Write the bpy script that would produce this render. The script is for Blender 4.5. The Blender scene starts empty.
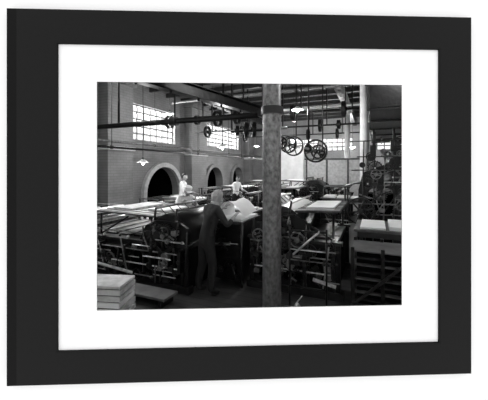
import bpy, bmesh, math, random
from mathutils import Vector, Matrix, Quaternion
from mathutils.geometry import tessellate_polygon
random.seed(7)
SC = bpy.context.scene
SC.view_settings.view_transform = 'Standard'

# ------------------------------------------------------------------ materials
def mat(name, c, rough=0.6, metal=0.0, nscale=8.0, amt=0.25, bump=0.0, spec=0.5, stretch=None):
    m = bpy.data.materials.new(name); m.use_nodes = True
    nt = m.node_tree; b = nt.nodes['Principled BSDF']
    tc = nt.nodes.new('ShaderNodeTexCoord')
    n = nt.nodes.new('ShaderNodeTexNoise'); n.inputs['Scale'].default_value = nscale
    n.inputs['Detail'].default_value = 5
    if stretch:
        mp = nt.nodes.new('ShaderNodeMapping'); mp.inputs['Scale'].default_value = stretch
        nt.links.new(tc.outputs['Object'], mp.inputs['Vector']); nt.links.new(mp.outputs['Vector'], n.inputs['Vector'])
    else:
        nt.links.new(tc.outputs['Object'], n.inputs['Vector'])
    r = nt.nodes.new('ShaderNodeValToRGB')
    lo = c*(1-amt); hi = c*(1+amt)
    r.color_ramp.elements[0].position = 0.3; r.color_ramp.elements[1].position = 0.7
    r.color_ramp.elements[0].color = (lo, lo, lo, 1); r.color_ramp.elements[1].color = (hi, hi, hi, 1)
    nt.links.new(n.outputs['Fac'], r.inputs['Fac'])
    nt.links.new(r.outputs['Color'], b.inputs['Base Color'])
    b.inputs['Roughness'].default_value = rough; b.inputs['Metallic'].default_value = metal
    b.inputs['Specular IOR Level'].default_value = spec
    if bump:
        bp = nt.nodes.new('ShaderNodeBump'); bp.inputs['Strength'].default_value = bump
        bp.inputs['Distance'].default_value = 0.02
        nt.links.new(n.outputs['Fac'], bp.inputs['Height']); nt.links.new(bp.outputs['Normal'], b.inputs['Normal'])
    return m

def brickmat(name, c1, c2, cm, axes=('Y', 'Z')):
    m = bpy.data.materials.new(name); m.use_nodes = True
    nt = m.node_tree; b = nt.nodes['Principled BSDF']
    tc = nt.nodes.new('ShaderNodeTexCoord'); s = nt.nodes.new('ShaderNodeSeparateXYZ'); cb = nt.nodes.new('ShaderNodeCombineXYZ')
    nt.links.new(tc.outputs['Object'], s.inputs[0])
    nt.links.new(s.outputs[axes[0]], cb.inputs['X']); nt.links.new(s.outputs[axes[1]], cb.inputs['Y'])
    br = nt.nodes.new('ShaderNodeTexBrick'); br.inputs['Scale'].default_value = 1.0
    br.inputs['Brick Width'].default_value = 0.30; br.inputs['Row Height'].default_value = 0.10
    br.inputs['Mortar Size'].default_value = 0.010
    for k, c in (('Color1', c1), ('Color2', c2), ('Mortar', cm)):
        br.inputs[k].default_value = (c, c, c, 1)
    nt.links.new(cb.outputs[0], br.inputs['Vector'])
    n = nt.nodes.new('ShaderNodeTexNoise'); n.inputs['Scale'].default_value = 1.2
    n.inputs['Detail'].default_value = 6
    nt.links.new(tc.outputs['Object'], n.inputs['Vector'])
    mx = nt.nodes.new('ShaderNodeMix'); mx.data_type = 'RGBA'; mx.blend_type = 'MULTIPLY'; mx.inputs[0].default_value = 0.65
    nt.links.new(br.outputs['Color'], mx.inputs[6]); nt.links.new(n.outputs['Fac'], mx.inputs[7])
    nt.links.new(mx.outputs[2], b.inputs['Base Color'])
    b.inputs['Roughness'].default_value = 0.85
    return m

def plankmat(name, c, gap, axes=('X', 'Y'), w=3.0, h=0.16, rough=0.6):
    m = brickmat(name, c, c*0.75, gap, axes)
    br = [n for n in m.node_tree.nodes if n.type == 'TEX_BRICK'][0]
    br.inputs['Brick Width'].default_value = w; br.inputs['Row Height'].default_value = h
    br.inputs['Mortar Size'].default_value = 0.008
    m.node_tree.nodes['Principled BSDF'].inputs['Roughness'].default_value = rough
    return m

def emat(name, c, s):
    m = bpy.data.materials.new(name); m.use_nodes = True
    b = m.node_tree.nodes['Principled BSDF']
    b.inputs['Emission Color'].default_value = (c, c, c, 1); b.inputs['Emission Strength'].default_value = s
    b.inputs['Base Color'].default_value = (c, c, c, 1)
    return m

IRON = mat('black_iron', 0.003, 0.36, 0.0, 14, 0.5, 0.25, 0.35)
IRON2 = mat('grey_iron', 0.011, 0.36, 0.1, 9, 0.5, 0.2, 0.5)
STEEL = mat('bright_steel', 0.65, 0.35, 0.5, 20, 0.3)
DSTEEL = mat('worn_steel', 0.17, 0.38, 0.4, 12, 0.5)
PAPER = mat('white_paper', 0.9, 0.8, 0, 5, 0.04)
PAPERG = mat('aged_paper', 0.55, 0.85, 0, 9, 0.2)
WOOD = mat('dark_wood', 0.025, 0.5, 0, 6, 0.4, 0.1)
WOODM = mat('mid_wood', 0.09, 0.55, 0, 6, 0.35, 0.1)
WOODL = mat('pale_wood', 0.26, 0.55, 0, 6, 0.3, 0.1)
COLP = mat('column_paint', 0.2, 0.38, 0, 22, 0.6, 0.3, 0.5, (1, 1, 0.7))
WHITEW = mat('whitewash', 0.85, 0.9, 0, 3, 0.12)
CEIL = plankmat('ceiling_boards', 0.34, 0.08, ('Y', 'X'), 4.0, 0.25, 0.8)
FLOORM = plankmat('floor_boards', 0.075, 0.012, ('X', 'Y'), 3.0, 0.18, 0.5)
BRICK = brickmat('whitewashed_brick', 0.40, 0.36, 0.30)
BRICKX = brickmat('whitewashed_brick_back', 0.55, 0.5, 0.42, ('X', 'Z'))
DARK = mat('shade_black', 0.003, 0.9, 0, 3, 0.3, 0, 0.05)  # near-black fill, shade put into the colour of recesses and machine cores
GLASS = mat('lamp_shade_enamel', 0.7, 0.3, 0, 3, 0.05)
BULB = emat('lit_bulb', 1.0, 3.0)
FRAMEM = mat('black_frame_wood', 0.0115, 0.6, 0, 40, 0.06, 0.0, 0.08)
FRAMES = mat('black_frame_edge', 0.005, 0.6, 0, 40, 0.06, 0.0, 0.08)
MATW = mat('mat_board', 0.93, 0.9, 0, 40, 0.01)
MATE = mat('mat_bevel', 0.35, 0.9, 0, 40, 0.02)
GALLERY = mat('gallery_wall_paint', 0.94, 0.9, 0, 2, 0.01)
SKIN = mat('skin', 0.4, 0.5, 0, 12, 0.06)
HAIRL = mat('grey_hair', 0.4, 0.6, 0, 40, 0.4, 0.3)
HAIRD = mat('dark_hair', 0.02, 0.5, 0, 40, 0.4, 0.3)
SHIRTW = mat('white_shirt', 0.85, 0.9, 0, 5, 0.1, 0.2)
SHIRTD = mat('dark_shirt', 0.02, 0.9, 0, 6, 0.3, 0.3)
TROU = mat('dark_trousers', 0.007, 0.9, 0, 6, 0.3, 0.3)
APRON = mat('dark_overalls', 0.007, 0.9, 0, 6, 0.3, 0.3)
BOOT = mat('boot_leather', 0.01, 0.4)
EYE = mat('eye_dark', 0.01, 0.2)

# ------------------------------------------------------------------ mesh builder
class MB:
    def __init__(s, name):
        s.name = name; s.bm = bmesh.new(); s.mats = []
    def mi(s, m):
        if m not in s.mats: s.mats.append(m)
        return s.mats.index(m)
    def _set(s, verts, m, smooth=False):
        i = s.mi(m); fs = set()
        for v in verts:
            for f in v.link_faces: fs.add(f)
        for f in fs:
            f.material_index = i; f.smooth = smooth
    def box(s, x0, x1, y0, y1, z0, z1, m):
        M = Matrix.Translation(((x0+x1)/2, (y0+y1)/2, (z0+z1)/2)) @ Matrix.Diagonal((x1-x0, y1-y0, z1-z0, 1))
        s._set(bmesh.ops.create_cube(s.bm, size=1, matrix=M)['verts'], m)
    def obox(s, c, size, m, rot):
        M = Matrix.Translation(c) @ rot.to_4x4() @ Matrix.Diagonal((size[0], size[1], size[2], 1))
        s._set(bmesh.ops.create_cube(s.bm, size=1, matrix=M)['verts'], m)
    def beam(s, p, q, w, h, m):
        p = Vector(p); q = Vector(q); d = q-p
        x = d.normalized(); up = Vector((0, 0, 1))
        if abs(x.dot(up)) > 0.95: up = Vector((0, 1, 0))
        y = up.cross(x).normalized(); z = x.cross(y)
        R = Matrix((x, y, z)).transposed()
        s.obox((p+q)/2, (d.length, w, h), m, R)
    def cyl(s, p, q, r, m, seg=16, r2=None, caps=True):
        p = Vector(p); q = Vector(q); d = q-p
        R = d.to_track_quat('Z', 'X').to_matrix().to_4x4()
        M = Matrix.Translation((p+q)/2) @ R
        vs = bmesh.ops.create_cone(s.bm, cap_ends=caps, segments=seg, radius1=r, radius2=r if r2 is None else r2, depth=d.length, matrix=M)['verts']
        s._set(vs, m, True)
        for f in {f for v in vs for f in v.link_faces}:
            if len(f.verts) > 4: f.smooth = False
    def sph(s, c, r, m, sc=(1, 1, 1), seg=14):
        M = Matrix.Translation(c) @ Matrix.Diagonal((sc[0], sc[1], sc[2], 1))
        s._set(bmesh.ops.create_uvsphere(s.bm, u_segments=seg, v_segments=max(6, seg//2+2), radius=r, matrix=M)['verts'], m, True)
    def ring(s, c, axis, ro, ri, w, m, seg=32, teeth=0, td=0.02):
        c = Vector(c); R = Vector(axis).to_track_quat('Z', 'X').to_matrix()
        n = teeth*4 if teeth else seg; L = []
        for k in range(n):
            a = 2*math.pi*k/n
            o = ro + (td if teeth and (k % 4) < 2 else 0)
            e = Vector((math.cos(a), math.sin(a), 0)); z = Vector((0, 0, w/2))
            L.append([s.bm.verts.new(c+R@(e*o-z)), s.bm.verts.new(c+R@(e*o+z)), s.bm.verts.new(c+R@(e*ri+z)), s.bm.verts.new(c+R@(e*ri-z))])
        i = s.mi(m)
        for k in range(n):
            A = L[k]; B = L[(k+1) % n]
            for j in range(4):
                f = s.bm.faces.new((A[j], B[j], B[(j+1) % 4], A[(j+1) % 4])); f.material_index = i
    def wheel(s, c, axis, r, w, m, spokes=6, rim=0.05, teeth=0, hub=0.06):
        hub = min(hub, r*0.35)
        s.ring(c, axis, r, r-rim, w, m, 36, teeth)
        c = Vector(c); ax = Vector(axis).normalized(); R = ax.to_track_quat('Z', 'X').to_matrix()
        s.cyl(c-ax*w*0.8, c+ax*w*0.8, hub, m, 14)
        for k in range(spokes):
            a = 2*math.pi*k/spokes+0.3
            e = R @ Vector((math.cos(a), math.sin(a), 0))
            rr = 0.02*max(1, r/0.35) if r > 0.15 else 0.01
            s.cyl(c+e*hub*0.8, c+e*(r-rim*0.6), rr, m, 8, rr*0.7)
    def plate(s, outer, holes, O, U, V, N, t, m, medge=None):
        O = Vector(O); U = Vector(U); V = Vector(V); N = Vector(N)
        loops = [outer]+holes
        tri = tessellate_polygon([[Vector((p[0], p[1], 0)) for p in l] for l in loops])
        pts = [p for l in loops for p in l]
        F = [s.bm.verts.new(O+U*p[0]+V*p[1]) for p in pts]
        B = [s.bm.verts.new(O+U*p[0]+V*p[1]+N*t) for p in pts]
        i = s.mi(m); ie = s.mi(medge or m)
        for a, b, c in tri:
            for S, o in ((F, (a, b, c)), (B, (c, b, a))):
                try:
                    f = s.bm.faces.new([S[k] for k in o]); f.material_index = i
                except ValueError: pass
        k = 0
        for l in loops:
            n = len(l)
            for j in range(n):
                a = k+j; b = k+(j+1) % n
                f = s.bm.faces.new((F[a], F[b], B[b], B[a])); f.material_index = ie
            k += n
    def tube(s, pts, r, m, seg=8):
        for a, b in zip(pts, pts[1:]):
            s.cyl(a, b, r, m, seg); s.sph(b, r, m, seg=8)
    def grid(s, pts, y0, y1, m, nn=8):
        V = []
        for i, p in enumerate(pts):
            V.append([s.bm.verts.new((p[0]+0.03*math.sin(3*j/nn), y0+(y1-y0)*j/nn, p[1]+0.02*math.cos(4*j/nn+i*0.5))) for j in range(nn+1)])
        mi = s.mi(m)
        for i in range(len(V)-1):
            for j in range(nn):
                f = s.bm.faces.new((V[i][j], V[i+1][j], V[i+1][j+1], V[i][j+1])); f.smooth = True; f.material_index = mi
    # side gear: brackets, small gears, links, handwheels on a machine face at constant y
    def fittings(s, x0, x1, y, z0, z1, n, rnd):
        for k in range(n):
            x = rnd.uniform(x0, x1); z = rnd.uniform(z0, z1); d = rnd.uniform(0.03, 0.14); t = k % 6
            m = rnd.choice([IRON, IRON2, IRON2, DSTEEL]); yy = y-d
            s.cyl((x, yy, z), (x, y+0.03, z), 0.014, IRON2, 8)
            if t == 0: s.wheel((x, yy, z), (0, 1, 0), rnd.uniform(0.06, 0.13), 0.03, m, 4, 0.02)
            elif t == 1: s.box(x-0.05, x+0.05, yy-0.03, y, z-0.04, z+0.04, m)
            elif t == 2:
                a = rnd.uniform(-1.2, 1.2); l = rnd.uniform(0.15, 0.32)
                s.beam((x-l*math.cos(a)*0.5, yy, z-l*math.sin(a)*0.5), (x+l*math.cos(a)*0.5, yy, z+l*math.sin(a)*0.5), 0.015, 0.028, m)
            elif t == 3:
                h = rnd.uniform(0.12, 0.3); s.cyl((x, yy, z-h*0.5), (x+rnd.uniform(-0.05, 0.05), yy, z+h*0.5), 0.012, m, 8); s.sph((x, yy, z+h*0.5), 0.02, IRON2, seg=8)
            elif t == 4: s.cyl((x, yy, z), (x, y, z), rnd.uniform(0.04, 0.08), m, 16)
            else:
                l = rnd.uniform(0.15, 0.3); s.cyl((x-l, yy, z), (x+l, yy, z), 0.01, rnd.choice([STEEL, DSTEEL]), 8)
    def done(s, bevel=0, parent=None, loc=None, rotz=None, recalc=True):
        if recalc: bmesh.ops.recalc_face_normals(s.bm, faces=s.bm.faces[:])
        me = bpy.data.meshes.new(s.name); s.bm.to_mesh(me); s.bm.free()
        for m in s.mats: me.materials.append(m)
        o = bpy.data.objects.new(s.name, me); SC.collection.objects.link(o)
        if loc: o.location = loc
        if rotz is not None: o.rotation_euler = (0, 0, rotz)
        if parent: o.parent = parent
        if bevel:
            bv = o.modifiers.new('bevel', 'BEVEL'); bv.width = bevel; bv.segments = 1; bv.limit_method = 'ANGLE'; bv.angle_limit = 0.9
        return o

def rect(x0, x1, z0, z1): return [(x0, z0), (x1, z0), (x1, z1), (x0, z1)]
def rrect(x0, x1, z0, z1, r, n=4):
    P = []
    for cx, cz, a0 in ((x1-r, z0+r, -90), (x1-r, z1-r, 0), (x0+r, z1-r, 90), (x0+r, z0+r, 180)):
        for k in range(n+1):
            a = math.radians(a0+90*k/n); P.append((cx+r*math.cos(a), cz+r*math.sin(a)))
    return P
def archp(x0, x1, z0, top, n=18):
    r = (x1-x0)/2; zs = top-r; c = (x0+x1)/2
    P = [(x0, z0), (x1, z0)]
    for k in range(n+1):
        a = math.pi*k/n; P.append((c+r*math.cos(a), zs+r*math.sin(a)))
    return P

# ------------------------------------------------------------------ camera
YAW = math.radians(23.6)
cd = bpy.data.cameras.new('camera'); cam = bpy.data.objects.new('camera', cd); SC.collection.objects.link(cam)
cam.location = (0, 0, 2.1); cam.rotation_euler = (math.pi/2, 0, YAW)
cd.sensor_width = 36; cd.lens = 36*300/488; cd.shift_y = -32/488; cd.clip_start = 0.05
SC.camera = cam

# ------------------------------------------------------------------ world
w = bpy.data.worlds.new('sky'); SC.world = w; w.use_nodes = True
bg = w.node_tree.nodes['Background']; bg.inputs[0].default_value = (1, 1, 1, 1); bg.inputs[1].default_value = 1.15

# ------------------------------------------------------------------ framed picture on gallery wall
FL = (-0.8007, 1.8327, 0); FR = math.radians(25.8)
b = MB('wall_front')
b.plate(rect(-9.1, 7.6, 0, 5.6), [rect(-1.15, 1.25, 1.0, 2.82)], (0, 0.05, 0), (1, 0, 0), (0, 0, 1), (0, 1, 0), 0.06, GALLERY)
b.done(loc=FL, rotz=FR)
pf = bpy.data.objects.new('picture_frame', None); SC.collection.objects.link(pf); pf.location = FL; pf.rotation_euler = (0, 0, FR)
b = MB('mat_board')
b.plate(rect(-1.25, 1.36, 0.87, 2.945), [rect(-0.972, 1.086, 1.158, 2.670)], (0, 0.018, 0), (1, 0, 0), (0, 0, 1), (0, 1, 0), 0.006, MATW, MATE)
b.done(parent=pf)
b = MB('moulding')
rings = [
    (rect(-1.5409, 1.5668, 0.684, 3.137), 0.05),
    (rect(-1.5409, 1.5668, 0.684, 3.137), 0.006),
    (rect(-1.475, 1.558, 0.693, 3.128), 0.0),
    (rect(-1.2284, 1.3493, 0.893, 2.923), 0.0),
    (rect(-1.2184, 1.3393, 0.903, 2.913), 0.005),
    (rect(-1.2184, 1.3393, 0.903, 2.913), 0.03)]
vv = [[b.bm.verts.new((p[0], y, p[1])) for p in r] for r, y in rings]
for k in range(len(vv)-1):
    for j in range(4):
        f = b.bm.faces.new((vv[k][j], vv[k][(j+1) % 4], vv[k+1][(j+1) % 4], vv[k+1][j]))
        f.material_index = b.mi(FRAMES if k in (1, 4) else FRAMEM)
b.done(parent=pf, recalc=False)

# ------------------------------------------------------------------ room shell
b = MB('floor')
b.plate([(-9, -2.05), (6, 5.2), (6, 22), (-9, 22)], [], (0, 0, 0), (1, 0, 0), (0, 1, 0), (0, 0, -1), 0.1, FLOORM); b.done()
b = MB('ceiling')
b.plate([(-9.3, -2.3), (6.3, 5.25), (6.3, 22.3), (-9.3, 22.3)], [], (0, 0, 5.6), (1, 0, 0), (0, 1, 0), (0, 0, 1), 0.1, CEIL); b.done()
WINL = [(3.6, 6.4), (9.35, 12.15), (15.2, 19.6)]
WZ = [(3.2, 4.85), (3.25, 4.75), (3.4, 4.75)]
ARCH = [(10.0, 12.4, 2.15), (15.0, 16.9, 2.15), (18.4, 20.0, 2.15)]
b = MB('wall_left')
b.plate(rect(-2.2, 22.3, 0, 5.6), [rect(a, c, z[0], z[1]) for (a, c), z in zip(WINL, WZ)] + [archp(a, c, 0.02, t) for a, c, t in ARCH],
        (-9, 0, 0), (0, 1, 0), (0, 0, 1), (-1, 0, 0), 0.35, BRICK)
b.done()
b = MB('wall_back')
WINB = [(-5.8, -3.75), (-3.5, -1.4), (0.1, 2.9)]
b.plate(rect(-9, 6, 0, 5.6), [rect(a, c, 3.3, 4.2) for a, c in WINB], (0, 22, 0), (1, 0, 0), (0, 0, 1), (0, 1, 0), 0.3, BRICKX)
b.done()
b = MB('wall_right'); b.box(6, 6.3, 5.1, 22.3, 0, 5.6, BRICK); b.done()
def window(i, along, a, c, z0, z1, pos, nx, nz, bar=0.028):
    b = MB('window_%d' % i)
    def P(x, z0_, z1_, w):
        if along == 'Y': b.box(pos-0.03, pos+0.03, x-w, x+w, z0_, z1_, DSTEEL)
        else: b.box(x-w, x+w, pos-0.03, pos+0.03, z0_, z1_, DSTEEL)
    def H(z, w):
        if along == 'Y': b.box(pos-0.03, pos+0.03, a, c, z-w, z+w, DSTEEL)
        else: b.box(a, c, pos-0.03, pos+0.03, z-w, z+w, DSTEEL)
    for k in range(nx+1): P(a+(c-a)*k/nx, z0, z1, 0.05 if k in (0, nx) else bar)
    for k in range(nz+1): H(z0+(z1-z0)*k/nz, 0.05 if k in (0, nz) else bar)
    b.done()
n = 1
for (a, c), z in zip(WINL, WZ):
    window(n, 'Y', a, c, z[0], z[1], -9.2, max(7, int((c-a)/0.42)), 5); n += 1
for a, c in WINB:
    window(n, 'X', a, c, 3.3, 4.2, 22.15, 6, 3, 0.035); n += 1
for k, (a, c, t) in enumerate(ARCH):
    b = MB('arched_doorway')
    r = (c-a)/2; cy = (a+c)/2; zs = t-r; rw = 0.2
    out = [(c+rw, 0.0)] + [(cy+(r+rw)*math.cos(math.pi*j/18), zs+(r+rw)*math.sin(math.pi*j/18)) for j in range(19)] + [(a-rw, 0.0)]
    inn = [(a, 0.0)] + [(cy-r*math.cos(math.pi*j/18), zs+r*math.sin(math.pi*j/18)) for j in range(19)] + [(c, 0.0)]
    b.plate(out+inn, [], (-8.998, 0, 0), (0, 1, 0), (0, 0, 1), (1, 0, 0), 0.16, PAPERG if k == 0 else BRICK)
    b.done()
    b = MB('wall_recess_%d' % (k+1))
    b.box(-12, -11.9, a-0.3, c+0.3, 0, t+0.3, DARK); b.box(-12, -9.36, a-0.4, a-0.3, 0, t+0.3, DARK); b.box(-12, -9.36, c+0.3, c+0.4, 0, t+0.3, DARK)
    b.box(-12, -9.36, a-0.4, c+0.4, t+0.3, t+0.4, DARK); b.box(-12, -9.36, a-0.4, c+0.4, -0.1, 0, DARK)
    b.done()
for y0, y1, mm in ((7.7, 8.9, BRICK), (12.95, 14.4, BRICK), (20.6, 21.4, BRICK)):
    b = MB('brick_pier')
    b.box(-8.998, -8.55, y0, y1, 0, 5.2, mm); b.box(-8.998, -8.42, y0-0.08, y1+0.08, 5.2, 5.4, BRICK); b.box(-8.998, -8.35, y0-0.12, y1+0.12, 5.4, 5.598, BRICK)
    b.box(-8.998, -8.45, y0-0.06, y1+0.06, 0, 0.35, BRICK); b.box(-8.998, -8.47, y0-0.05, y1+0.05, 2.75, 2.88, WHITEW)
    b.done(0.01)
b = MB('ceiling_joists')
y = 4.6
while y < 21.8:
    b.box(-9.0, 6.0, y-0.05, y+0.05, 5.4, 5.6, WOOD); y += 1.15
b.done()
def girder(name, p, q, h, wd, m):
    b = MB(name); p = Vector(p); q = Vector(q); up = Vector((0, 0, 1))
    b.beam(p+up*h/2, q+up*h/2, wd, h*0.12, m); b.beam(p-up*h/2, q-up*h/2, wd, h*0.12, m); b.beam(p, q, wd*0.25, h, m)
    n = int((q-p).length/0.5)
    for k in range(n):
        c = p+(q-p)*(k+0.5)/n
        b.sph(c+Vector((0, 0, -h/2-0.02)), 0.022, m, seg=6)
    b.done(0.004)
girder('ceiling_girder', (-6.9, 2.2, 5.2), (-6.9, 21.9, 5.2), 0.36, 0.24, IRON2)
girder('ceiling_girder', (-1.26, 4.4, 5.2), (-1.26, 21.9, 5.2), 0.36, 0.24, IRON2)
girder('overhead_beam', (-2.62, 2.45, 3.2), (-2.02, 5.6, 3.2), 0.16, 0.14, IRON)

# ------------------------------------------------------------------ columns
def column(loc, r, top, m=COLP):
    b = MB('cast_iron_column'); x, y = loc
    b.cyl((x, y, 0.25), (x, y, top-0.3), r, m, 40, r*0.97)
    b.box(x-r*1.7, x+r*1.7, y-r*1.7, y+r*1.7, 0, 0.08, m)
    b.cyl((x, y, 0.08), (x, y, 0.25), r*1.45, m, 32, r*1.05)
    b.cyl((x, y, top-0.3), (x, y, top-0.1), r, m, 32, r*1.6)
    b.box(x-r*1.7, x+r*1.7, y-r*1.7, y+r*1.7, top-0.1, top, m)
    b.done()
column((-1.26, 3.81), 0.124, 5.6)
COLW = mat('column_whitewash', 0.8, 0.6, 0, 3, 0.15)
column((-0.27, 9.15), 0.13, 5.6, COLW)
column((-1.26, 15.6), 0.13, 5.0, COLW)

# ------------------------------------------------------------------ pipes and shafting
b = MB('drive_shaft')
b.cyl((-8.9, 4.02, 2.86), (-1.40, 4.02, 2.86), 0.045, IRON, 16)
for x in (-7.5, -5.2, -3.0):
    b.ring((x, 4.02, 2.86), (1, 0, 0), 0.07, 0.04, 0.12, IRON2)
b.ring((-1.26, 3.81, 2.86), (0, 0, 1), 0.145, 0.118, 0.1, IRON2)
b.box(-1.48, -1.36, 3.85, 4.08, 2.81, 2.91, IRON)
for x in (-6.4, -4.2):
    b.cyl((x, 4.02, 2.9), (x, 4.02, 5.6), 0.02, IRON2, 8)
b.done()
def ypipe(x, y0, y1, z, r, m):
    b = MB('overhead_pipe'); b.cyl((x, y0, z), (x, y1, z), r, m, 10)
    y = y0+1
    while y < y1:
        b.cyl((x, y, z), (x, y, 5.6), 0.008, IRON2, 6); b.ring((x, y, z), (0, 1, 0), r+0.012, r, 0.05, IRON2, 12); y += 3.3
    b.done()
ypipe(-5.0, 0.3, 14, 2.53, 0.024, IRON2)
ypipe(-8.1, 2.0, 21.8, 3.0, 0.04, DSTEEL)
for yy, z, r, m in ((7.6, 4.95, 0.035, DSTEEL), (10.6, 4.9, 0.05, DSTEEL), (13.6, 4.8, 0.05, WHITEW)):
    b = MB('sprinkler_pipe'); b.cyl((-8.0, yy, z), (5.9, yy, z), r, m, 10)
    for x in (-6, -3, 0, 3): b.cyl((x, yy, z), (x, yy, 5.6), 0.012, IRON2, 6)
    b.done()
b = MB('belt_pulley_drive')
b.cyl((-1.44, 6.8, 2.55), (-1.44, 9.6, 2.55), 0.03, DSTEEL)
b.wheel((-1.44, 8.05, 2.55), (0, 1, 0), 0.31, 0.09, IRON, 6, 0.045)
b.wheel((-1.44, 8.45, 2.55), (0, 1, 0), 0.2, 0.12, IRON, 5, 0.04)
for y in (7.1, 9.2):
    b.cyl((-1.44, y, 2.5), (-1.44, y, 5.6), 0.02, IRON, 8)
    b.ring((-1.44, y, 2.55), (0, 1, 0), 0.09, 0.03, 0.1, IRON)
b.done()
b = MB('belt_pulley_drive')
b.cyl((-2.25, 6.6, 2.76), (-2.25, 9.6, 2.76), 0.028, DSTEEL)
b.wheel((-2.25, 8.3, 2.76), (0, 1, 0), 0.24, 0.1, IRON, 5, 0.04)
b.wheel((-2.25, 7.6, 2.76), (0, 1, 0), 0.17, 0.12, IRON, 5, 0.04)
b.wheel((-2.25, 8.9, 2.76), (0, 1, 0), 0.3, 0.1, IRON, 5, 0.04)
for y in (7.0, 9.2):
    b.cyl((-2.25, y, 2.7), (-2.25, y, 5.6), 0.02, IRON, 8)
b.done()
b = MB('belt_pulley_drive')
b.cyl((-3.4, 6.9, 3.05), (-1.9, 6.9, 3.05), 0.03, DSTEEL)
for x, r in ((-2.95, 0.2), (-2.75, 0.2), (-3.2, 0.13), (-2.3, 0.24)):
    b.wheel((x, 6.9, 3.05), (1, 0.5, 0), r, 0.09, IRON, 5, 0.035)
for x in (-3.35, -2.5):
    b.beam((x, 6.9, 3.0), (x, 6.9, 5.6), 0.04, 0.04, IRON)
b.beam((-3.36, 6.9, 3.02), (-2.46, 6.9, 3.02), 0.1, 0.05, IRON)
b.done()
for yy, zz, xs in ((9.9, 3.95, (-7.6, -6.3, -5.4, -4.6, -3.6, -2.5, -0.9)), (12.2, 3.8, (-7.2, -5.4, -3.8, -2.0, -1.3)), (16.2, 3.9, (-7.0, -5.6, -3.3, -1.8, 0.0, 1.6))):
    b = MB('line_shaft')
    b.cyl((-7.9, yy, zz), (-0.4 if yy < 15 else 5.9, yy, zz), 0.035, IRON2, 10)
    for k, x in enumerate(xs):
        b.wheel((x, yy, zz), (1, 0, 0), (0.26, 0.18, 0.3)[k % 3], 0.12, IRON, 5, 0.035)
        b.beam((x+0.25, yy, zz), (x+0.25, yy, 5.6), 0.04, 0.06, IRON)
    b.done()

# pendant lamps
def lamp(x, y, z, p=30, shade=True):
    b = MB('pendant_lamp')
    b.cyl((x, y, z+0.1), (x, y, 5.6), 0.008, IRON, 6)
    b.cyl((x, y, 5.56), (x, y, 5.6), 0.05, IRON, 12)
    b.cyl((x, y, z+0.05), (x, y, z+0.13), 0.025, IRON, 10)
    if shade: b.cyl((x, y, z), (x, y, z+0.09), 0.15, GLASS, 20, 0.03, caps=False)
    b.sph((x, y, z-0.01), 0.045, BULB, (1, 1, 1.2), 10)
    b.done(recalc=False)
    l = bpy.data.lights.new('pendant_light', 'POINT'); l.energy = p; l.shadow_soft_size = 0.08
    o = bpy.data.objects.new('pendant_light', l); o.location = (x, y, z-0.12); SC.collection.objects.link(o)
lamp(-4.2, 8.0, 2.72, 75)
lamp(-5.67, 6.25, 2.25, 30)
lamp(-1.9, 7.9, 3.65, 130)
lamp(-6.6, 8.6, 4.0, 85)
lamp(-3.2, 12.7, 3.3, 160)
lamp(-6.0, 15.5, 3.3, 200)
lamp(1.7, 13.2, 2.9, 60)  # lamp out of view, added as fill
lamp(-1.2, 18.5, 3.3, 300)
lamp(-3.6, 3.2, 4.6, 50)  # unseen lamp added to fill the near left of the room
lamp(0.6, 5.2, 4.2, 100)  # unseen lamp added to brighten the machines at right

b = MB('ventilation_duct')
b.box(-0.10, 1.5, 6.0, 14.0, 3.2, 4.15, IRON)
for y in (6.05, 7.6, 9.2, 10.8, 12.4, 13.9):
    b.box(-0.14, 1.54, y-0.03, y+0.03, 3.16, 4.19, IRON2)
for y in (6.5, 9.5, 13.5):
    for x in (-0.05, 1.45): b.cyl((x, y, 4.15), (x, y, 5.6), 0.015, IRON, 6)
b.beam((-0.12, 6.8, 3.85), (-1.0, 5.6, 5.55), 0.12, 0.1, IRON)
b.done(0.01)

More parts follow.
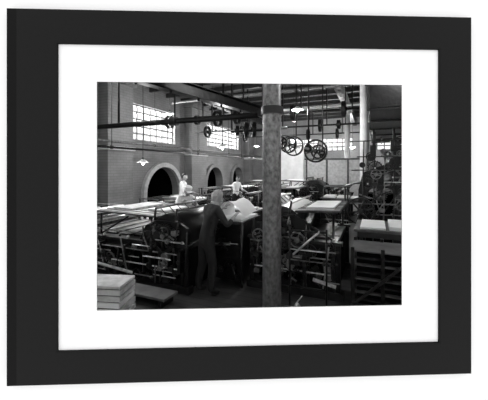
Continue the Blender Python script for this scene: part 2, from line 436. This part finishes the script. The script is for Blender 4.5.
# ------------------------------------------------------------------ presses
def press(x0, x1, y0, y1, H, cx=None, feed=1, seed=1, front=True, board=PAPER, r=0.36, nf=40):
    rnd = random.Random(seed)
    b = MB('cylinder_printing_press')
    L = x1-x0; cx = cx if cx is not None else (x0+x1)/2; hz = H*0.72
    xa = max(x0, cx-0.62); xb = min(x1, cx+0.62)
    out = [(x0, 0), (x1, 0), (x1, hz)] + ([(xb, hz)] if xb < x1-0.01 else []) + [(min(x1-0.02, cx+0.45), H+0.02), (min(x1-0.05, cx+0.25), H+0.12), (cx-0.25, H+0.12), (cx-0.45, H+0.02), (xa, hz), (x0, hz)]
    nh = max(3, int(L/0.62)); holes = []
    for k in range(nh):
        a = x0+0.1+(L-0.2)*k/nh; c = x0+0.1+(L-0.2)*(k+1)/nh
        holes.append(rrect(a+0.05, c-0.05, 0.2, hz-0.15, 0.1))
    for y in (y0, y1-0.07):
        b.plate(out, holes, (0, y, 0), (1, 0, 0), (0, 0, 1), (0, 1, 0), 0.07, IRON)
    b.box(x0+0.08, x1-0.08, y0+0.12, y1-0.12, 0.0, hz-0.08, DARK)  # dark core added to block light inside the side frames
    b.box(x0-0.04, x1+0.04, y0-0.05, y0+0.1, 0, 0.12, IRON2); b.box(x0-0.04, x1+0.04, y1-0.1, y1+0.05, 0, 0.12, IRON2)
    for y in (y0, y1-0.07):
        for k in range(nh+1):
            xk = x0+0.1+(L-0.2)*k/nh
            b.box(xk-0.02, xk+0.02, y-0.025, y, 0.12, hz-0.02, IRON2)
        b.box(x0+0.02, x1-0.02, y-0.02, y, hz-0.12, hz-0.09, IRON2)
    b.box(x0-0.03, x1+0.03, y0-0.03, y0+0.09, hz, hz+0.05, IRON2); b.box(x0-0.03, x1+0.03, y1-0.09, y1+0.03, hz, hz+0.05, IRON2)
    b.box(x0+0.06, x1-0.06, y0+0.16, y1-0.16, hz-0.06, hz+0.03, IRON2)
    xx = x0+0.15
    while xx < x1-0.4:
        wd = rnd.uniform(0.22, 0.4)
        if abs(xx+wd/2-cx) > 0.5:
            b.box(xx, xx+wd, y0+0.22, y1-0.22, hz+0.03, hz+0.07, rnd.choice([PAPERG, DSTEEL, IRON2]))
        xx += wd+0.07
    cz = H-0.12
    b.cyl((cx, y0+0.1, cz), (cx, y1-0.1, cz), min(r, x1-cx-0.02), IRON2, 40)
    b.cyl((cx, y0-0.12, cz), (cx, y1+0.1, cz), 0.04, DSTEEL, 14)
    b.wheel((cx, y0-0.05, cz-0.05), (0, 1, 0), 0.24, 0.05, IRON, 6, 0.05, 30)
    b.wheel((cx+feed*0.36, y0-0.06, cz-0.25), (0, 1, 0), 0.13, 0.05, IRON, 5, 0.03, 18)
    for k in range(5):
        xk = cx+(-0.45+0.22*k)
        if x0 < xk < x1: b.cyl((xk, y0-0.06, 0.15), (xk+0.04*math.sin(k*2), y0-0.06, H+0.02+0.06*math.sin(k)), 0.014, rnd.choice([IRON2, DSTEEL, IRON2]), 8)
    s = -feed
    for k in range(7):
        xr = cx+s*(0.48+0.17*k); zr = hz+0.13+(0.1 if k % 2 else 0.0)
        if x0+0.1 < xr < x1-0.1:
            b.cyl((xr, y0+0.05, zr), (xr, y1-0.05, zr), 0.05 if k % 2 else 0.07, rnd.choice([STEEL, IRON, DSTEEL]), 14)
            b.box(xr-0.02, xr+0.02, y0, y0+0.05, hz, zr+0.06, IRON); b.box(xr-0.02, xr+0.02, y1-0.05, y1, hz, zr+0.06, IRON)
    fx = cx+feed*0.25; ex = (x1-0.02 if feed > 0 else x0+0.02)
    if abs(ex-fx) > 2.0: ex2 = fx+feed*1.5
    else: ex2 = ex
    p = Vector((fx, (y0+y1)/2, H+0.16)); q = Vector((ex2, (y0+y1)/2, H+0.19))
    off = Vector((0, 0, 0.03)); W = y1-y0-0.16
    b.beam(p, q, W, 0.03, WOOD)
    for k in range(9):
        o2 = Vector((0, -W/2+W*(k+0.5)/9, 0.02)); b.beam(p+o2, q+o2, W/9*0.4, 0.012, WOODM if k % 3 else WOODL)
    nb = max(1, int(abs(ex2-fx)/0.7))
    for k in range(nb):
        t0 = (k+0.2)/nb; t1 = (k+0.85)/nb; hh = rnd.uniform(0.01, 0.05)
        if board is not None: b.beam(p.lerp(q, t0)+off, p.lerp(q, t1)+off, W*rnd.uniform(0.4, 0.75), hh, board if k % 2 == 0 else PAPERG)
    np_ = max(2, int(abs(ex2-fx)/0.8)+1)
    for y in (y0+0.1, y1-0.1):
        for k in range(np_):
            xk = fx+feed*0.15+(ex2-fx-feed*0.25)*k/(np_-1)
            b.cyl((xk, y, hz), (xk, y, H+0.15), 0.02, IRON, 8)
        b.cyl((ex2, y, hz+0.14), (fx, y, hz+0.14), 0.014, DSTEEL, 8)
        b.beam((ex2-feed*0.1, y, hz+0.05), (ex2-feed*0.8, y, H+0.13), 0.02, 0.03, IRON2)
    # beyond a short feed board: inking rollers and a sheet-delivery frame
    if ex2 != ex:
        k = 0; xr = ex2+feed*0.15
        while abs(xr-fx) < abs(ex-fx)-0.1:
            zr = hz+0.12+(0.08 if k % 2 else 0) + (0.12 if k % 5 == 0 else 0)
            b.cyl((xr, y0+0.05, zr), (xr, y1-0.05, zr), 0.06 if k % 2 else 0.045, (STEEL, IRON, DSTEEL, IRON2, WOODL)[k % 5], 14)
            for y in (y0+0.02, y1-0.02): b.box(xr-0.02, xr+0.02, y-0.025, y+0.025, hz, zr+0.07, IRON)
            xr += feed*0.17; k += 1
        for y in (y0+0.05, y1-0.05):
            b.cyl((ex2+feed*0.1, y, hz+0.36), (ex, y, hz+0.36), 0.015, DSTEEL, 8)
            for t in (0.12, 0.5, 0.95):
                xk = ex2+(ex-ex2)*t; b.cyl((xk, y, hz), (xk, y, hz+0.36), 0.016, IRON2, 8)
        for t in (0.12, 0.3, 0.5, 0.7, 0.95):
            xk = ex2+(ex-ex2)*t; b.cyl((xk, y0+0.05, hz+0.36), (xk, y1-0.05, hz+0.36), 0.012, IRON2, 8)
    if s < 0: dx0, dx1 = x0+0.02, cx-0.4
    else: dx0, dx1 = cx+0.4, x1-0.02
    if abs(dx1-dx0) > 0.4 and dx1 > dx0:
        for k in range(9):
            yy = y0+0.15+(y1-y0-0.3)*k/8
            b.cyl((dx0, yy, H-0.04), (dx1, yy, H-0.04), 0.012, DSTEEL, 6)
        b.cyl((dx0, y0+0.08, H-0.04), (dx0, y1-0.08, H-0.04), 0.02, STEEL, 8)
        for y in (y0+0.08, y1-0.08):
            b.cyl((dx0, y, hz), (dx0, y, H-0.03), 0.02, IRON, 8); b.cyl((dx0, y, H-0.04), (dx1, y, H-0.02), 0.018, IRON2, 8)
    yb = y0-0.1
    for z in (0.42, 0.66):
        if z < hz: b.cyl((x0+0.05, yb, z), (x1-0.1, yb, z), 0.012, STEEL if z < 0.5 else DSTEEL, 10)
    for k in range(nh+1):
        xk = x0+0.1+(L-0.2)*k/nh
        b.box(xk-0.03, xk+0.03, y0-0.13, y0, 0.36, min(0.72, hz-0.03), IRON); b.cyl((xk, y0-0.15, 0.55), (xk, y0, 0.55), 0.035, IRON2, 10)
        b.sph((xk, y0-0.02, hz+0.08), 0.028, STEEL, seg=8)
    a0, a1 = sorted((cx+feed*0.6, cx+feed*1.5)); a0 = max(a0, x0+0.05); a1 = min(a1, x1-0.05)
    if a1-a0 > 0.3: b.beam((a0, y0-0.17, 0.34), (a1, y0-0.17, 0.27), 0.03, 0.045, STEEL)
    for hx, hh in ((cx+feed*0.75, 0.9), (cx+feed*1.3, 0.8), (cx+feed*1.5, 0.95), (cx+feed*2.2, 0.85)):
        if x0 < hx < x1:
            b.cyl((hx, y0-0.12, 0.2), (hx+0.1*feed, y0-0.2, hh), 0.012, DSTEEL, 8); b.sph((hx+0.1*feed, y0-0.2, hh+0.01), 0.025, IRON, seg=8)
    b.fittings(x0+0.15, x1-0.15, y0-0.01, 0.18, hz, nf, rnd)
    b.fittings(max(x0+0.1, cx-0.4), min(x1-0.1, cx+0.4), y0-0.01, hz, H+0.05, nf//4, rnd)
    # tall brackets above the cylinder carrying gripper bar and sheet guides
    for y in (y0+0.04, y1-0.04):
        for dx in (-0.3, 0.15):
            if x0 < cx+dx < x1: b.cyl((cx+dx, y, H), (cx+dx+0.05, y, H+0.34), 0.018, IRON, 8)
    b.cyl((cx-0.25, y0+0.04, H+0.33), (cx-0.25, y1-0.04, H+0.33), 0.02, DSTEEL, 8)
    b.cyl((min(cx+0.2, x1-0.03), y0+0.04, H+0.3), (min(cx+0.2, x1-0.03), y1-0.04, H+0.3), 0.016, IRON2, 8)
    for k in range(7):
        yy = y0+0.15+(y1-y0-0.3)*k/6; b.cyl((cx-0.25, yy, H+0.33), (cx-0.1, yy, H+0.2), 0.01, IRON2, 6)
    if front:
        b.box(x0, x1, y0-0.62, y0-0.28, 0.12, 0.16, WOODM)
        for k in range(4):
            xk = x0+0.1+(L-0.2)*k/3; b.box(xk-0.03, xk+0.03, y0-0.6, y0-0.3, 0, 0.12, IRON)
    return b.done(0.004)

press(-7.2, -2.85, 4.2, 6.0, 1.06, cx=-3.3, feed=-1, seed=3, nf=90)
press(-2.05, -0.5, 4.95, 6.7, 1.2, cx=-1.5, feed=1, seed=5, front=False, nf=60)
press(-8.2, -4.8, 8.75, 10.2, 0.8, cx=-5.4, feed=-1, seed=8, r=0.3)
press(-8.2, -4.4, 12.9, 14.5, 1.0, cx=-5.2, feed=-1, seed=11)
press(-4.1, -2.2, 9.4, 11.0, 1.25, cx=-3.1, feed=1, seed=12, front=False)
press(-3.8, -0.9, 12.6, 14.2, 1.35, cx=-2.4, feed=-1, seed=14, front=False)
press(-8.0, -4.6, 17.0, 18.6, 1.1, cx=-5.4, feed=-1, seed=15, front=False)
press(0.2, 3.4, 11.5, 13.0, 1.3, cx=1.6, feed=1, seed=16, front=False)
press(-3.9, -0.9, 18.0, 19.5, 1.4, cx=-2.4, feed=1, seed=17, front=False)

def stack(loc, rot, w, d, h, th=0.062, seed=2):
    b = MB('paper_stack'); rnd = random.Random(seed)
    b.box(-w/2-0.01, w/2+0.01, -d/2-0.02, d/2+0.02, 0.0, 0.1, WOOD); z = 0.1
    while z < h-th:
        dx = rnd.uniform(-0.012, 0.012)
        b.box(-w/2+dx, w/2+dx, -d/2, d/2, z, z+th, rnd.choice([PAPER, PAPERG, PAPERG]))
        b.box(-w/2+0.02, w/2-0.02, -d/2+0.02, d/2-0.02, z+th, z+th+0.016, WOOD); z += th+0.016
    b.box(-w/2, w/2, -d/2, d/2, z, z+0.03, PAPERG)
    b.done(0.003, loc=(loc[0], loc[1], 0), rotz=rot)
stack((-3.36, 2.72), math.radians(18), 1.05, 0.4, 0.68)
for i, (x, y) in enumerate(((-6.8, 7.3), (-8.1, 11.4), (-3.9, 11.8), (-5.2, 16.0))):
    stack((x, y), 0, 0.84, 0.56, 0.85, 0.09, i)

# feeder table with the curved sheet the pressman is handling
b = MB('feeding_table')
b.box(-2.74, -2.12, 4.78, 5.7, 1.1, 1.15, WOOD)
b.box(-2.70, -2.16, 4.83, 5.65, 0.1, 1.1, IRON)
for x in (-2.72, -2.14):
    for y in (4.80, 5.68): b.cyl((x, y, 0), (x, y, 1.1), 0.025, IRON2, 10)
b.fittings(-2.66, -2.2, 4.83, 0.2, 1.05, 14, random.Random(4))
b.box(-2.68, -2.15, 4.83, 5.6, 1.15, 1.19, PAPER)
b.grid([(-2.60, 1.20), (-2.62, 1.34), (-2.54, 1.46), (-2.42, 1.50), (-2.3, 1.44), (-2.2, 1.34), (-2.14, 1.25)], 4.87, 5.5, PAPER)
b.done()

# drying rack at right
b = MB('drying_rack')
for x in (-0.3, 0.1, 0.5):
    for y in (4.65, 5.35): b.box(x-0.025, x+0.025, y-0.025, y+0.025, 0, 0.95, IRON)
for k in range(9):
    z = 0.08+k*0.1
    b.box(-0.32, 0.52, 4.66, 5.36, z, z+0.018, IRON2 if k % 2 else WOODM)
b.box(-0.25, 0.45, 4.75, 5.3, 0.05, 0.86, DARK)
b.beam((-0.32, 4.61, 0.1), (0.5, 4.61, 0.9), 0.02, 0.04, IRON2)
b.done(0.003)
b = MB('delivery_rail')
b.cyl((-1.15, 4.5, 0.78), (-0.75, 4.5, 1.16), 0.016, STEEL, 8)
b.cyl((-1.2, 4.5, 0.86), (-0.65, 4.5, 0.86), 0.01, STEEL, 8)
for x in (-1.2, -0.65): b.cyl((x, 4.5, 0), (x, 4.5, 1.2), 0.014, IRON, 8)
b.cyl((-1.2, 4.5, 1.15), (-0.65, 4.5, 1.15), 0.014, IRON, 8)
b.cyl((-1.2, 4.5, 0.3), (-0.65, 4.5, 0.3), 0.014, IRON, 8)
b.done()
b = MB('oil_can')
b.cyl((-1.0, 4.15, 0.0), (-1.0, 4.15, 0.16), 0.06, PAPER, 16, 0.05); b.cyl((-1.0, 4.15, 0.16), (-1.0, 4.15, 0.22), 0.05, PAPERG, 16, 0.01)
b.cyl((-1.0, 4.15, 0.22), (-0.93, 4.15, 0.32), 0.008, STEEL, 8); b.ring((-1.07, 4.15, 0.1), (0, 1, 0), 0.05, 0.04, 0.01, STEEL, 16)
b.done()

def table(x0, x1, y0, y1, h, piles, seed=1):
    rnd = random.Random(seed)
    b = MB('work_table')
    b.box(x0, x1, y0, y1, h-0.045, h, WOODM); b.box(x0+0.06, x1-0.06, y0+0.05, y0+0.08, h-0.15, h-0.045, WOOD); b.box(x0+0.06, x1-0.06, y1-0.08, y1-0.05, h-0.15, h-0.045, WOOD)
    for x in (x0+0.08, x1-0.08):
        s = 1 if x < (x0+x1)/2 else -1
        for y in (y0+0.08, y1-0.08):
            b.tube([(x, y, h-0.05), (x-s*0.02, y, h*0.6), (x+s*0.05, y, h*0.3), (x-s*0.02, y, 0.0+0.025)], 0.025, IRON)
    b.beam((x0+0.08, y0+0.08, h*0.3), (x1-0.08, y0+0.08, h*0.3), 0.025, 0.03, IRON)
    c = (x0+x1)/2; r = (x1-x0)/2-0.12
    b.tube([(c+r*math.cos(a), y0+0.06, h-0.16-r*0.7*math.sin(a)) for a in [math.pi*k/10 for k in range(11)]], 0.014, IRON2)
    for k in range(piles):
        px = x0+0.1+(x1-x0-0.2)*k/piles; wd = (x1-x0-0.2)/piles-0.06
        hh = rnd.uniform(0.02, 0.09)
        b.box(px, px+wd, y0+0.08, y1-0.15, h, h+hh, rnd.choice([PAPER, PAPER, PAPERG]))
    b.done(0.004)
table(-0.35, 1.3, 5.75, 6.85, 1.0, 3, 4)
table(-1.8, -0.8, 7.7, 8.6, 1.1, 3, 6)
table(-4.2, -2.9, 7.4, 8.2, 0.95, 2, 9)
table(-1.7, -0.2, 10.3, 11.2, 1.1, 3, 10)
b = MB('paper_roll')
b.cyl((-2.2, 6.95, 1.2), (-2.2, 7.5, 1.2), 0.26, PAPER, 32); b.cyl((-2.2, 6.9, 1.2), (-2.2, 7.55, 1.2), 0.05, IRON, 14)
b.ring((-2.2, 6.94, 1.2), (0, 1, 0), 0.12, 0.04, 0.02, WOOD)
for y in (6.9, 7.55):
    b.beam((-2.2, y, 1.2), (-2.45, y, 0.0), 0.05, 0.05, IRON); b.beam((-2.2, y, 1.2), (-1.95, y, 0.0), 0.05, 0.05, IRON)
b.beam((-2.4, 6.9, 0.3), (-2.4, 7.55, 0.3), 0.04, 0.04, IRON); b.beam((-2.0, 6.9, 0.3), (-2.0, 7.55, 0.3), 0.04, 0.04, IRON)
b.done()

# tall dark folding machine at right
b = MB('paper_folding_machine')
X0, X1, Y0, Y1 = -0.35, 1.5, 7.3, 8.4
for y in (Y0, Y1-0.08):
    b.plate([(X0, 0), (X1, 0), (X1, 2.3), (X1-0.5, 2.6), (X0+0.75, 2.6), (X0+0.6, 2.2), (X0+0.1, 2.0), (X0, 1.6)],
            [rrect(X0+0.15, X0+0.7, 0.2, 0.8, 0.1), rrect(X0+0.95, X1-0.15, 0.2, 0.8, 0.1), rrect(X0+0.2, X0+0.75, 1.05, 1.65, 0.15), rrect(X0+0.95, X1-0.15, 1.4, 2.1, 0.15)],
            (0, y, 0), (1, 0, 0), (0, 0, 1), (0, 1, 0), 0.08, IRON)
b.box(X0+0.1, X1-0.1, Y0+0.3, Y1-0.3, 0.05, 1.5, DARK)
for k, (x, z, r) in enumerate([(0.0, 2.1, 0.12), (0.35, 1.9, 0.13), (0.7, 2.25, 0.14), (0.1, 1.5, 0.1), (0.55, 1.35, 0.14), (1.0, 1.9, 0.2), (0.95, 1.2, 0.15), (0.25, 2.4, 0.07), (0.9, 2.55, 0.07), (-0.15, 1.75, 0.09)]):
    b.cyl((x, Y0+0.02, z), (x, Y1-0.02, z), r, IRON2 if k % 3 else DSTEEL, 22)
    b.wheel((x, Y0-0.06, z), (0, 1, 0), r+0.03, 0.05, DSTEEL if k % 3 == 1 else IRON2, 5, 0.025, 20, 0.035)
    b.cyl((x, Y0-0.13, z), (x, Y0, z), 0.02, STEEL, 8)
b.wheel((-0.3, Y0-0.2, 1.15), (0, 1, 0), 0.3, 0.05, IRON2, 6, 0.03)
for k, x in enumerate((-0.28, -0.05, 0.15, 0.35, 0.6, 0.85, 1.1)):
    b.cyl((x, Y0-0.1, 0.1), (x+0.05, Y0-0.1, 2.7+0.25*math.sin(k*2.3)), 0.014, DSTEEL if k % 3 == 2 else IRON2, 8)
    b.cyl((x, Y0-0.12, 0.9+0.1*k), (x+0.25, Y0-0.12, 1.25+0.12*k), 0.012, DSTEEL if k % 2 else IRON2, 8)
for z in (0.95, 1.3, 1.75, 2.05, 2.35, 2.7):
    b.cyl((X0-0.1+0.1*math.sin(z*9), Y0-0.1, z), (X1, Y0-0.1, z), 0.012, DSTEEL if z in (1.3, 2.05) else IRON2, 8)
for k, x in enumerate((-0.1, 0.3, 0.75)):
    b.box(x, x+0.12, Y0-0.16, Y0-0.02, 2.35+0.1*k, 2.6+0.1*k, IRON); b.cyl((x+0.07, Y0-0.09, 2.6+0.1*k), (x+0.07, Y0-0.09, 2.95), 0.025, IRON2, 10)
b.fittings(-0.3, 0.9, Y0-0.02, 1.0, 2.7, 70, random.Random(12))
b.beam((X0-0.35, Y0+0.5, 1.65), (X0+0.6, Y0+0.5, 1.95), 0.8, 0.03, WOODM)
for y in (Y0+0.15, Y0+0.85): b.cyl((X0-0.3, y, 0), (X0-0.3, y, 1.66), 0.02, IRON, 8)
b.done(0.004)

b = MB('plaster_partition')
b.box(-4.6, -3.3, 15.0, 15.2, 0, 3.15, WHITEW); b.box(-4.65, -3.25, 14.97, 15.23, 3.15, 3.25, WHITEW)
b.box(-3.3, -0.2, 15.3, 15.36, 0, 2.5, PAPERG)
for x in (-3.2, -2.2, -1.2, -0.3): b.box(x-0.04, x+0.04, 15.26, 15.3, 0, 2.5, WOODM)
b.box(-3.3, -0.2, 15.24, 15.37, 2.5, 2.58, WOODM)
b.done(0.005)

# ------------------------------------------------------------------ people
def skin(name, V, E, R, roots, sub, mats, label=None, parent=None, M=None):
    me = bpy.data.meshes.new(name); me.from_pydata([tuple(v) for v in V], E, []); me.update()
    o = bpy.data.objects.new(name, me); SC.collection.objects.link(o)
    md = o.modifiers.new('skin', 'SKIN'); md.use_smooth_shade = True
    sv = me.skin_vertices[0].data
    for i, r in enumerate(R):
        sv[i].radius = r if isinstance(r, tuple) else (r, r); sv[i].use_root = i in roots
    s = o.modifiers.new('sub', 'SUBSURF'); s.levels = sub; s.render_levels = sub
    dg = bpy.context.evaluated_depsgraph_get(); dg.update()
    nm = bpy.data.meshes.new_from_object(o.evaluated_get(dg))
    o.modifiers.clear(); o.data = nm
    nm.materials.clear()
    for m in mats: nm.materials.append(m)
    for p in nm.polygons:
        p.use_smooth = True
        p.material_index = label(p.center) if label else 0
    if parent: o.parent = parent
    if M is not None: o.matrix_local = M
    return o
def ik(s, t, l1, l2, pole):
    s = Vector(s); t = Vector(t); d = t-s; L = min(d.length, (l1+l2)*0.99); dn = d.normalized(); t = s+dn*L
    a = (l1*l1-l2*l2+L*L)/(2*L); h = math.sqrt(max(0, l1*l1-a*a))
    p = Vector(pole)-dn*Vector(pole).dot(dn); p.normalize()
    return s+dn*a+p*h, t
def segd(p, a, b):
    ab = b-a; t = max(0, min(1, (p-a).dot(ab)/ab.dot(ab))); return (p-a-ab*t).length
def person(name, loc, yaw, lean, handL, handR, shirt, trous, hair, cap=False, headpitch=0.2, headyaw=0.0, overall=None, feet=0.0):
    root = bpy.data.objects.new(name, None); SC.collection.objects.link(root); root.location = loc; root.rotation_euler = (0, 0, yaw)
    pel = Vector((0, 0, 0.93)); Rl = Matrix.Rotation(-lean, 3, 'X')
    def U(x, y, z): return pel+Rl@(Vector((x, y, z))-pel)
    sh = {1: U(0.165, 0, 1.42), -1: U(-0.165, 0, 1.42)}
    V = [pel, U(0, 0, 1.08), U(0, 0.01, 1.26), U(0, 0, 1.40), U(0, 0.005, 1.50), U(0, 0.015, 1.56)]
    R = [(0.155, 0.115), (0.145, 0.11), (0.165, 0.12), (0.13, 0.095), 0.055, 0.052]
    E = [(0, 1), (1, 2), (2, 3), (3, 4), (4, 5)]; seg = [(0, 1, 'S'), (1, 2, 'S'), (2, 3, 'S'), (3, 4, 'S'), (4, 5, 'K')]
    hands = {}
    for s, hd in ((1, handR), (-1, handL)):
        S = sh[s]; el, wr = ik(S, hd, 0.30, 0.26, (s*0.5, -0.4, -0.8))
        i = len(V); V += [S, S.lerp(el, 0.5), el, el.lerp(wr, 0.5), wr]; R += [0.075, 0.06, 0.05, 0.042, 0.03]
        E += [(3, i), (i, i+1), (i+1, i+2), (i+2, i+3), (i+3, i+4)]
        seg += [(3, i, 'S'), (i, i+1, 'S'), (i+1, i+2, 'S'), (i+2, i+3, 'S'), (i+3, i+4, 'F')]
        hands[s] = (wr, (wr-el).normalized())
    for s in (1, -1):
        i = len(V); fy = feet*s
        V += [Vector((s*0.095, 0, 0.86)), Vector((s*0.11, 0.03+fy*0.6, 0.49)), Vector((s*0.12, -0.02+fy, 0.27)), Vector((s*0.12, -0.03+fy, 0.09)), Vector((s*0.14, 0.13+fy, 0.045))]
        R += [0.10, 0.08, 0.072, 0.058, 0.04]
        E += [(0, i), (i, i+1), (i+1, i+2), (i+2, i+3), (i+3, i+4)]
        seg += [(0, i, 'T'), (i, i+1, 'T'), (i+1, i+2, 'T'), (i+2, i+3, 'T'), (i+3, i+4, 'B')]
    idx = {'S': 0, 'T': 1, 'K': 2, 'F': 2, 'B': 3}
    def lab(c):
        k = min(seg, key=lambda q: segd(c, V[q[0]], V[q[1]]))[2]
        if k == 'S' and overall:
            lc = Rl.inverted()@(c-pel)+pel
            if abs(lc.x) < 0.13 and lc.z < 1.3: return 4
            if 0.05 < abs(lc.x) < 0.1 and lc.z >= 1.3: return 4
        if k == 'T' and overall: return 4
        return idx[k]
    skin('body', V, E, R, {0}, 2, [shirt, trous, SKIN, BOOT, overall or trous], lab, root)
    hb = MB('head')
    vs = bmesh.ops.create_uvsphere(hb.bm, u_segments=24, v_segments=18, radius=1)['verts']
    for v in vs:
        x, y, z = v.co; t = max(0, -z)
        v.co = Vector((x*0.074*(1-0.32*t), y*0.094*(1-0.12*t)+0.012*t*(1 if y > 0 else 0), z*0.118))
    hb._set(vs, SKIN, True)
    hb.cyl((0, 0.088, -0.02), (0, 0.108, -0.035), 0.016, SKIN, 10, 0.012); hb.cyl((0, 0.085, 0.015), (0, 0.106, -0.03), 0.008, SKIN, 8, 0.012)
    for s in (-1, 1):
        hb.sph((s*0.03, 0.080, 0.005), 0.012, PAPER, seg=10); hb.sph((s*0.03, 0.090, 0.005), 0.006, EYE, seg=8)
        hb.box(s*0.03-0.016, s*0.03+0.016, 0.082, 0.092, 0.024, 0.031, hair)
        hb.sph((s*0.075, -0.005, -0.005), 0.03, SKIN, (0.35, 0.7, 1.1), 10)
    hb.box(-0.022, 0.022, 0.082, 0.090, -0.062, -0.055, EYE)
    vs = bmesh.ops.create_uvsphere(hb.bm, u_segments=24, v_segments=18, radius=1)['verts']
    dele = []
    for v in vs:
        x, y, z = v.co
        if not (z > 0.35 or (y < 0.1 and z > 0.0) or (y < -0.25 and z > -0.45)): dele.append(v)
        v.co = Vector((x*0.081, y*0.100-0.003, z*0.124+0.004))
    hb._set(vs, hair, True)
    bmesh.ops.delete(hb.bm, geom=dele, context='VERTS')
    if cap:
        hb.cyl((0, -0.005, 0.05), (0, -0.005, 0.12), 0.098, cap, 24, 0.105); hb.cyl((0, -0.005, 0.12), (0, -0.005, 0.14), 0.105, cap, 24, 0.07)
        hb.sph((0, 0.095, 0.055), 0.065, cap, (1, 0.9, 0.12), 14)
    h = hb.done(parent=root)
    h.matrix_local = Matrix.Translation(U(0, 0.03, 1.64)) @ Matrix.Rotation(headyaw, 4, 'Z') @ Matrix.Rotation(-lean*0.6-headpitch, 4, 'X')
    for s in (1, -1):
        wr, d = hands[s]
        x = Vector((s*1.0, 0, 0)); x = (x-d*x.dot(d)).normalized(); n = d.cross(x)*s
        if n.z < 0: n = -n
        def P(a, l, u): return wr+x*(-a)+d*l+n*u
        Vh = [P(0, -0.01, 0), P(0, 0.04, 0), P(0, 0.085, 0)]; Rh = [(0.026, 0.018), (0.036, 0.015), (0.036, 0.013)]; Eh = [(0, 1), (1, 2)]; ro = {0}
        for a, l in ((-0.03, 0.062), (-0.01, 0.075), (0.011, 0.082), (0.031, 0.074)):
            i = len(Vh); ro.add(i)
            Vh += [P(a, 0.075, 0), P(a*1.1, 0.085+l*0.45, -0.006), P(a*1.12, 0.085+l*0.8, -0.02), P(a*1.12, 0.085+l, -0.036)]
            Rh += [0.0095, 0.009, 0.008, 0.007]; Eh += [(i, i+1), (i+1, i+2), (i+2, i+3)]
        i = len(Vh); ro.add(i)
        Vh += [P(0.02, 0.025, 0), P(0.05, 0.05, -0.01), P(0.062, 0.085, -0.02)]; Rh += [0.013, 0.011, 0.009]; Eh += [(i, i+1), (i+1, i+2)]
        skin('hand_right' if s > 0 else 'hand_left', Vh, Eh, Rh, ro, 1, [SKIN], None, root)
    return root

person('pressman', (-2.58, 4.33, 0), math.radians(-30), 0.26, (-0.2, 0.44, 1.36), (0.2, 0.44, 1.28), SHIRTD, TROU, HAIRL, headpitch=0.35, headyaw=-0.3, overall=APRON, feet=0.05)
person('press_feeder', (-4.6, 6.5, 0), math.radians(-125), 0.55, (-0.12, 0.58, 1.30), (0.2, 0.6, 1.28), SHIRTW, TROU, HAIRD, cap=SHIRTW, headpitch=0.2, feet=0.06)
person('machine_minder', (-5.85, 8.3, 0.16), math.radians(-70), 0.05, (-0.2, 0.35, 1.1), (0.2, 0.35, 1.15), SHIRTW, TROU, HAIRD, headpitch=0.1)
person('machine_minder', (-5.6, 11.9, 0), math.radians(-110), 0.15, (-0.2, 0.4, 1.1), (0.2, 0.4, 1.1), SHIRTW, TROU, HAIRD, headpitch=0.1)

# ------------------------------------------------------------------ daylight through windows
def area(name, loc, rot, sx, sy, e):
    l = bpy.data.lights.new(name, 'AREA'); l.shape = 'RECTANGLE'; l.size = sx; l.size_y = sy; l.energy = e
    o = bpy.data.objects.new(name, l); o.location = loc; o.rotation_euler = rot; SC.collection.objects.link(o)
for (a, c), z, e in zip(WINL, WZ, (350, 300, 400)):
    area('window_daylight', (-9.75, (a+c)/2, (z[0]+z[1])/2+0.25), (0, math.radians(-68), 0), 1.9, c-a, e)
    area('sky_daylight', (-12.0, (a+c)/2, 7.3), (0, math.radians(-50), 0), 2.5, c-a+1, e*12)
for a, c in WINB:
    area('window_daylight', ((a+c)/2, 22.6, 4.0), (math.radians(-70), 0, 0), c-a, 1.0, 250)
